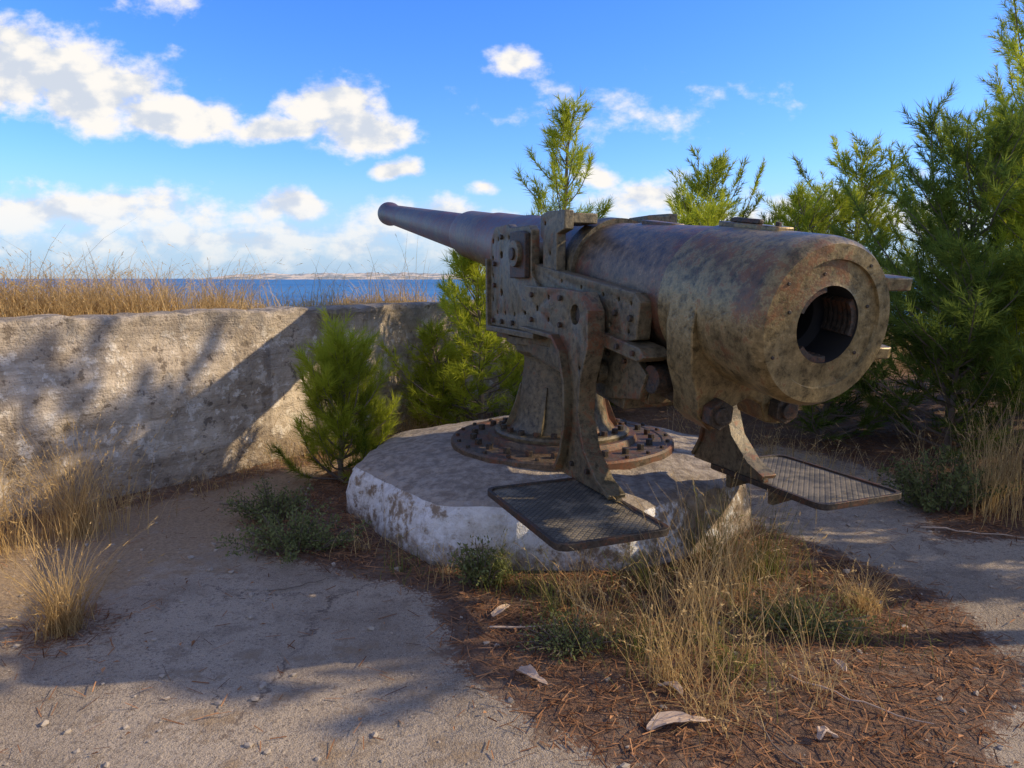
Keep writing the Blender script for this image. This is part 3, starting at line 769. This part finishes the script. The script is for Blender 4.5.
shrub('low_shrub', .25, 2.95, .22, .18, .12, 1600, 55, M_SHRUB, .014, .7)
shrub('low_shrub', 3.0, 4.9, .5, .4, .4, 4000, 56, M_SHRUB, .025, .6)

# ------------------------------------------------------------------ litter, stones, bark, sticks
rg = np.random.default_rng(77)
def scatter_litter():
    n = 60000
    x = rg.uniform(-4, 4.2, n); y = rg.uniform(1.5, 7, n)
    l, o, d = zone(x, y)
    keep = (rg.random(n) < (l**1.5*.95+.03)) & (o < .1)
    keep &= np.hypot(x-CX, y-CY) > 1.42
    x, y = x[keep], y[keep]; n = len(x)
    z = zt(x, y)+rg.uniform(.002, .02, n)
    a = rg.uniform(0, np.pi*2, n); L = rg.uniform(.03, .10, n); w = rg.uniform(.0012, .0024, n)
    d = np.stack([np.cos(a)*L, np.sin(a)*L, rg.normal(0, .008, n)], -1)*.5
    s = np.stack([-np.sin(a)*w, np.cos(a)*w, rg.normal(0, .0006, n)], -1)
    c = np.stack([x, y, z], -1)
    V = np.stack([c-d-s, c-d+s, c+d+s, c+d-s], 1).reshape(-1, 3)
    acc = Acc(); acc.add(V, np.arange(4*n).reshape(-1, 4), np.repeat(np.clip(rg.normal(.4, .3, n), 0, 1), 4))
    m_ = 620; x = rg.uniform(-3, 3, m_); y = rg.uniform(1.8, 5, m_)
    l, o, d0 = zone(x, y); k = (rg.random(m_) < l*.8+.25) & (np.hypot(x-CX, y-CY) > 1.48) & (o < .1); x = x[k]; y = y[k]; m_ = len(x)
    c = np.stack([x, y, zt(x, y)+.012], -1)
    u = rg.normal(0, 1, (m_, 3))*[1, 1, .3]; u /= np.linalg.norm(u, axis=1)[:, None]
    v_ = np.cross(u, rg.normal(0, .3, (m_, 3))+[0, 0, 1]); v_ /= np.linalg.norm(v_, axis=1)[:, None]
    s = rg.uniform(.006, .020, m_)[:, None]
    V = np.stack([c-u*s, c-v_*s*.5+[0, 0, .004], c+u*s, c+v_*s*.5+[0, 0, .006]], 1).reshape(-1, 3)
    acc.add(V, np.arange(4*m_).reshape(-1, 4), np.repeat(np.clip(rg.normal(.6, .3, m_), 0, 1), 4))
    acc.build('fallen_pine_needles', [M_LITTER])
scatter_litter()

def stones():
    bm = bmesh.new(); r = random.Random(4)
    for i in range(600):
        x = r.uniform(-3.2, 3.2); y = r.uniform(1.8, 5.5)
        if math.hypot(x-CX, y-CY) < 1.5: continue
        if float(wall_sd(np.array(x), np.array(y))) > -.1: continue
        s = r.choice([.003, .004, .005, .006, .008, .012, .016]) * r.uniform(.7, 1.2)
        M = Matrix.Translation((x, y, float(zt(x, y))+s*.3)) @ Matrix.Rotation(r.uniform(0, 6), 4, 'Z') @ Matrix.Rotation(r.uniform(-.4, .4), 4, 'X') @ Matrix.Diagonal((s*1.4, s, s*.7, 1))
        ret = bmesh.ops.create_icosphere(bm, subdivisions=1, radius=1, matrix=M)
        for v_ in ret['verts']: v_.co += Vector((r.gauss(0, s*.14), r.gauss(0, s*.14), r.gauss(0, s*.1)))
    me = bpy.data.meshes.new('gravel'); bm.to_mesh(me); bm.free(); me.materials.append(M_STONE)
    link(bpy.data.objects.new('gravel', me))
stones()

def chip(x, y, L, wd, ang, seed):
    r = random.Random(seed); bm = bmesh.new(); n, k = 9, 5; g_ = []
    for i in range(n):
        t_ = i/(n-1); ww = wd*(abs(math.sin(math.pi*min(1, t_*1.15+.08)))**.5 if t_ < .8 else (1-t_)*3.2+.1)*r.uniform(.8, 1.15)
        row = []
        for j in range(k):
            u = j/(k-1)-.5
            row.append(bm.verts.new((t_*L-L/2+r.gauss(0, .003), u*ww+.015*math.sin(t_*4+seed), .012+.03*(abs(u)*2)**2*ww/.06*.6+.018*math.sin(t_*3.1)+r.gauss(0, .002))))
        g_.append(row)
    for i in range(n-1):
        for j in range(k-1): bm.faces.new((g_[i][j], g_[i+1][j], g_[i+1][j+1], g_[i][j+1]))
    me = bpy.data.meshes.new('bark_piece'); bm.to_mesh(me); bm.free(); me.materials.append(M_CHIP)
    o = link(bpy.data.objects.new('bark_piece', me)); o.location = (x, y, float(zt(x, y))+.004); o.rotation_euler = (0, 0, ang)
    md = o.modifiers.new('s', 'SOLIDIFY'); md.thickness = .006
chip(.60, 2.38, .24, .055, .35, 1); chip(.08, 2.66, .15, .045, -.6, 2); chip(-.05, 3.25, .14, .035, .9, 3); chip(.62, 2.60, .1, .03, 2.2, 4); chip(1.35, 2.75, .07, .03, 1.2, 5); chip(1.1, 2.3, .07, .03, .2, 6)
def stick(x, y, L, ang, seed, r0=.006):
    rg = np.random.default_rng(seed); n = 10
    t_ = np.linspace(-.5, .5, n)
    pts = np.stack([x+t_*L*math.cos(ang), y+t_*L*math.sin(ang), np.zeros(n)], -1)+rg.normal(0, .012*L, (n, 3))
    pts[:, 2] = zt(pts[:, 0], pts[:, 1])+.01+np.abs(rg.normal(0, .008, n))
    acc = Acc(); acc.add(*tube(pts, np.linspace(r0, r0*.4, n), 6), 0.0)
    acc.build('fallen_twig', [M_CHIP if seed % 2 else M_BARK], True)
stick(.15, 3.1, .5, .1, 61); stick(-1.1, 3.6, .35, .5, 62, .004); stick(1.3, 2.5, .5, -.7, 63, .005); stick(.9, 2.3, .4, 1.9, 64, .004); stick(-1.9, 5.0, .4, .3, 66); stick(2.9, 4.3, .6, -.3, 65); stick(-1.4, 2.7, .12, 2.2, 68, .003)

# ------------------------------------------------------------------ light, sky, camera
AZ, EL = 2.0, 29.0
Sd = Vector((math.cos(R(EL))*math.cos(R(AZ)), math.cos(R(EL))*math.sin(R(AZ)), math.sin(R(EL))))
sl = bpy.data.lights.new('sun', 'SUN'); sl.energy = 5.0; sl.angle = R(.53); sl.color = (1, .82, .57)
so = link(bpy.data.objects.new('sun', sl)); so.rotation_euler = (-Sd).to_track_quat('-Z', 'Y').to_euler(); so.location = (20, 3, 12)

w = bpy.data.worlds.new('World'); scene.world = w; w.use_nodes = True
t = T(w.node_tree); bg = w.node_tree.nodes['Background']
sky = t.node('ShaderNodeTexSky', sky_type='NISHITA'); sky.sun_disc = False
sky.sun_elevation = R(EL); sky.sun_rotation = R(90-AZ); sky.altitude = 50; sky.air_density = 1.0; sky.dust_density = .4; sky.ozone_density = 2.2
hs = t.node('ShaderNodeHueSaturation'); hs.inputs['Saturation'].default_value = 1.28; hs.inputs['Value'].default_value = 1.9; t.put(hs, 'Color', sky.outputs[0])
skb = t.v('MULTIPLY', hs.outputs[0], (.50, .62, .95))
gen = t.node('ShaderNodeTexCoord').outputs['Generated']
sp = t.node('ShaderNodeSeparateXYZ'); t.put(sp, 0, gen)
yy = t.m('MAXIMUM', sp.outputs[1], .05)
cu = t.m('DIVIDE', sp.outputs[0], yy); cv = t.m('DIVIDE', sp.outputs[2], yy)
cb = t.node('ShaderNodeCombineXYZ'); t.put(cb, 0, cu); t.put(cb, 1, cv)
uv = cb.outputs[0]
BL = [(-.66, .275, .14, .068, 1), (-.56, .248, .14, .052, 1), (-.46, .215, .12, .036, 1),
      (-.24, .226, .075, .042, 1), (-.20, .198, .085, .034, 1), (-.31, .202, .10, .020, .9), (-.158, .147, .032, .018, .9),
      (.004, .275, .036, .022, .65), (.13, .222, .07, .014, .1),
      (.12, .140, .04, .020, .65), (.175, .106, .085, .030, .65), (.30, .075, .2, .03, .5), (-.04, .122, .025, .010, .5),
      (-.62, .088, .34, .036, .7), (-.30, .098, .07, .022, .85), (-.36, .052, .40, .030, .45), (-.12, .078, .14, .026, .6),
      (-.46, .365, .06, .022, .4), (.5, .09, .22, .03, .4)]
wn = t.node('ShaderNodeTexNoise'); t.put(wn, 'Vector', uv); wn.inputs['Scale'].default_value = 14; wn.inputs['Detail'].default_value = 1
off = t.node('ShaderNodeVectorMath', operation='SCALE'); t.put(off, 0, t.v('SUBTRACT', wn.outputs['Color'], (.5, .5, .5))); off.inputs['Scale'].default_value = .045
wv = t.v('MULTIPLY', t.v('ADD', uv, off.outputs[0]), (1, 1, 0))
d = None
for (u0, v0, a, b_, s_) in BL:
    q = t.v('LENGTH', t.v('MULTIPLY', t.v('SUBTRACT', wv, (u0, v0, 0)), (1/a, 1/b_, 0)), out=1)
    q = t.m('MULTIPLY_ADD', q, -s_, s_)
    d = q if d is None else t.m('MAXIMUM', d, q)
nA = t.noise(t.scalevec(uv, 1, 1.5, 1), 15, 6, .60)
nB = t.noise(t.v('ADD', t.scalevec(uv, 1, 1.5, 1), (.016, .036, 0)), 15, 2, .60)
D0 = t.m('ADD', d, t.m('MULTIPLY', t.m('SUBTRACT', nA, .5), 1.8))
alpha = t.mr(D0, -.12, .46)
low = t.mr(cv, .0, .13, .6, 1)
alpha = t.m('MULTIPLY', t.m('MULTIPLY', alpha, low), t.mr(sp.outputs[1], .05, .25))
shade = t.mr(t.m('ADD', t.m('SUBTRACT', nB, nA), t.m('MULTIPLY', d, .18)), -.01, .24)
ccol = t.mix(shade, (6.7, 6.45, 6.1), (4.4, 4.8, 5.5))
haze = t.mr(t.m('ABSOLUTE', sp.outputs[2]), .0, .16, .85, 0)
skyc = t.mix(haze, skb, (2.9, 4.05, 5.5))
# unseen pale cloud added behind the photographer and overhead as less blue fill light
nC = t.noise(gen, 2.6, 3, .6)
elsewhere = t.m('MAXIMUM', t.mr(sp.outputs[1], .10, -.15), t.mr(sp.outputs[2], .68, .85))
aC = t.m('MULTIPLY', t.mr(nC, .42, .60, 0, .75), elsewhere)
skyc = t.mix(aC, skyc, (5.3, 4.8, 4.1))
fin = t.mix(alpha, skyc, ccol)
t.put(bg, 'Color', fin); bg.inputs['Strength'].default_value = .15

cam = bpy.data.cameras.new('camera'); cam.sensor_width = 36; cam.lens = 25.2; cam.clip_start = .05; cam.clip_end = 200000
co = link(bpy.data.objects.new('camera', cam)); co.location = (0, 0, 1.6); co.rotation_euler = (R(81.6), 0, 0)
scene.camera = co
scene.view_settings.view_transform = 'Standard'; scene.view_settings.look = 'None'; scene.view_settings.exposure = 0
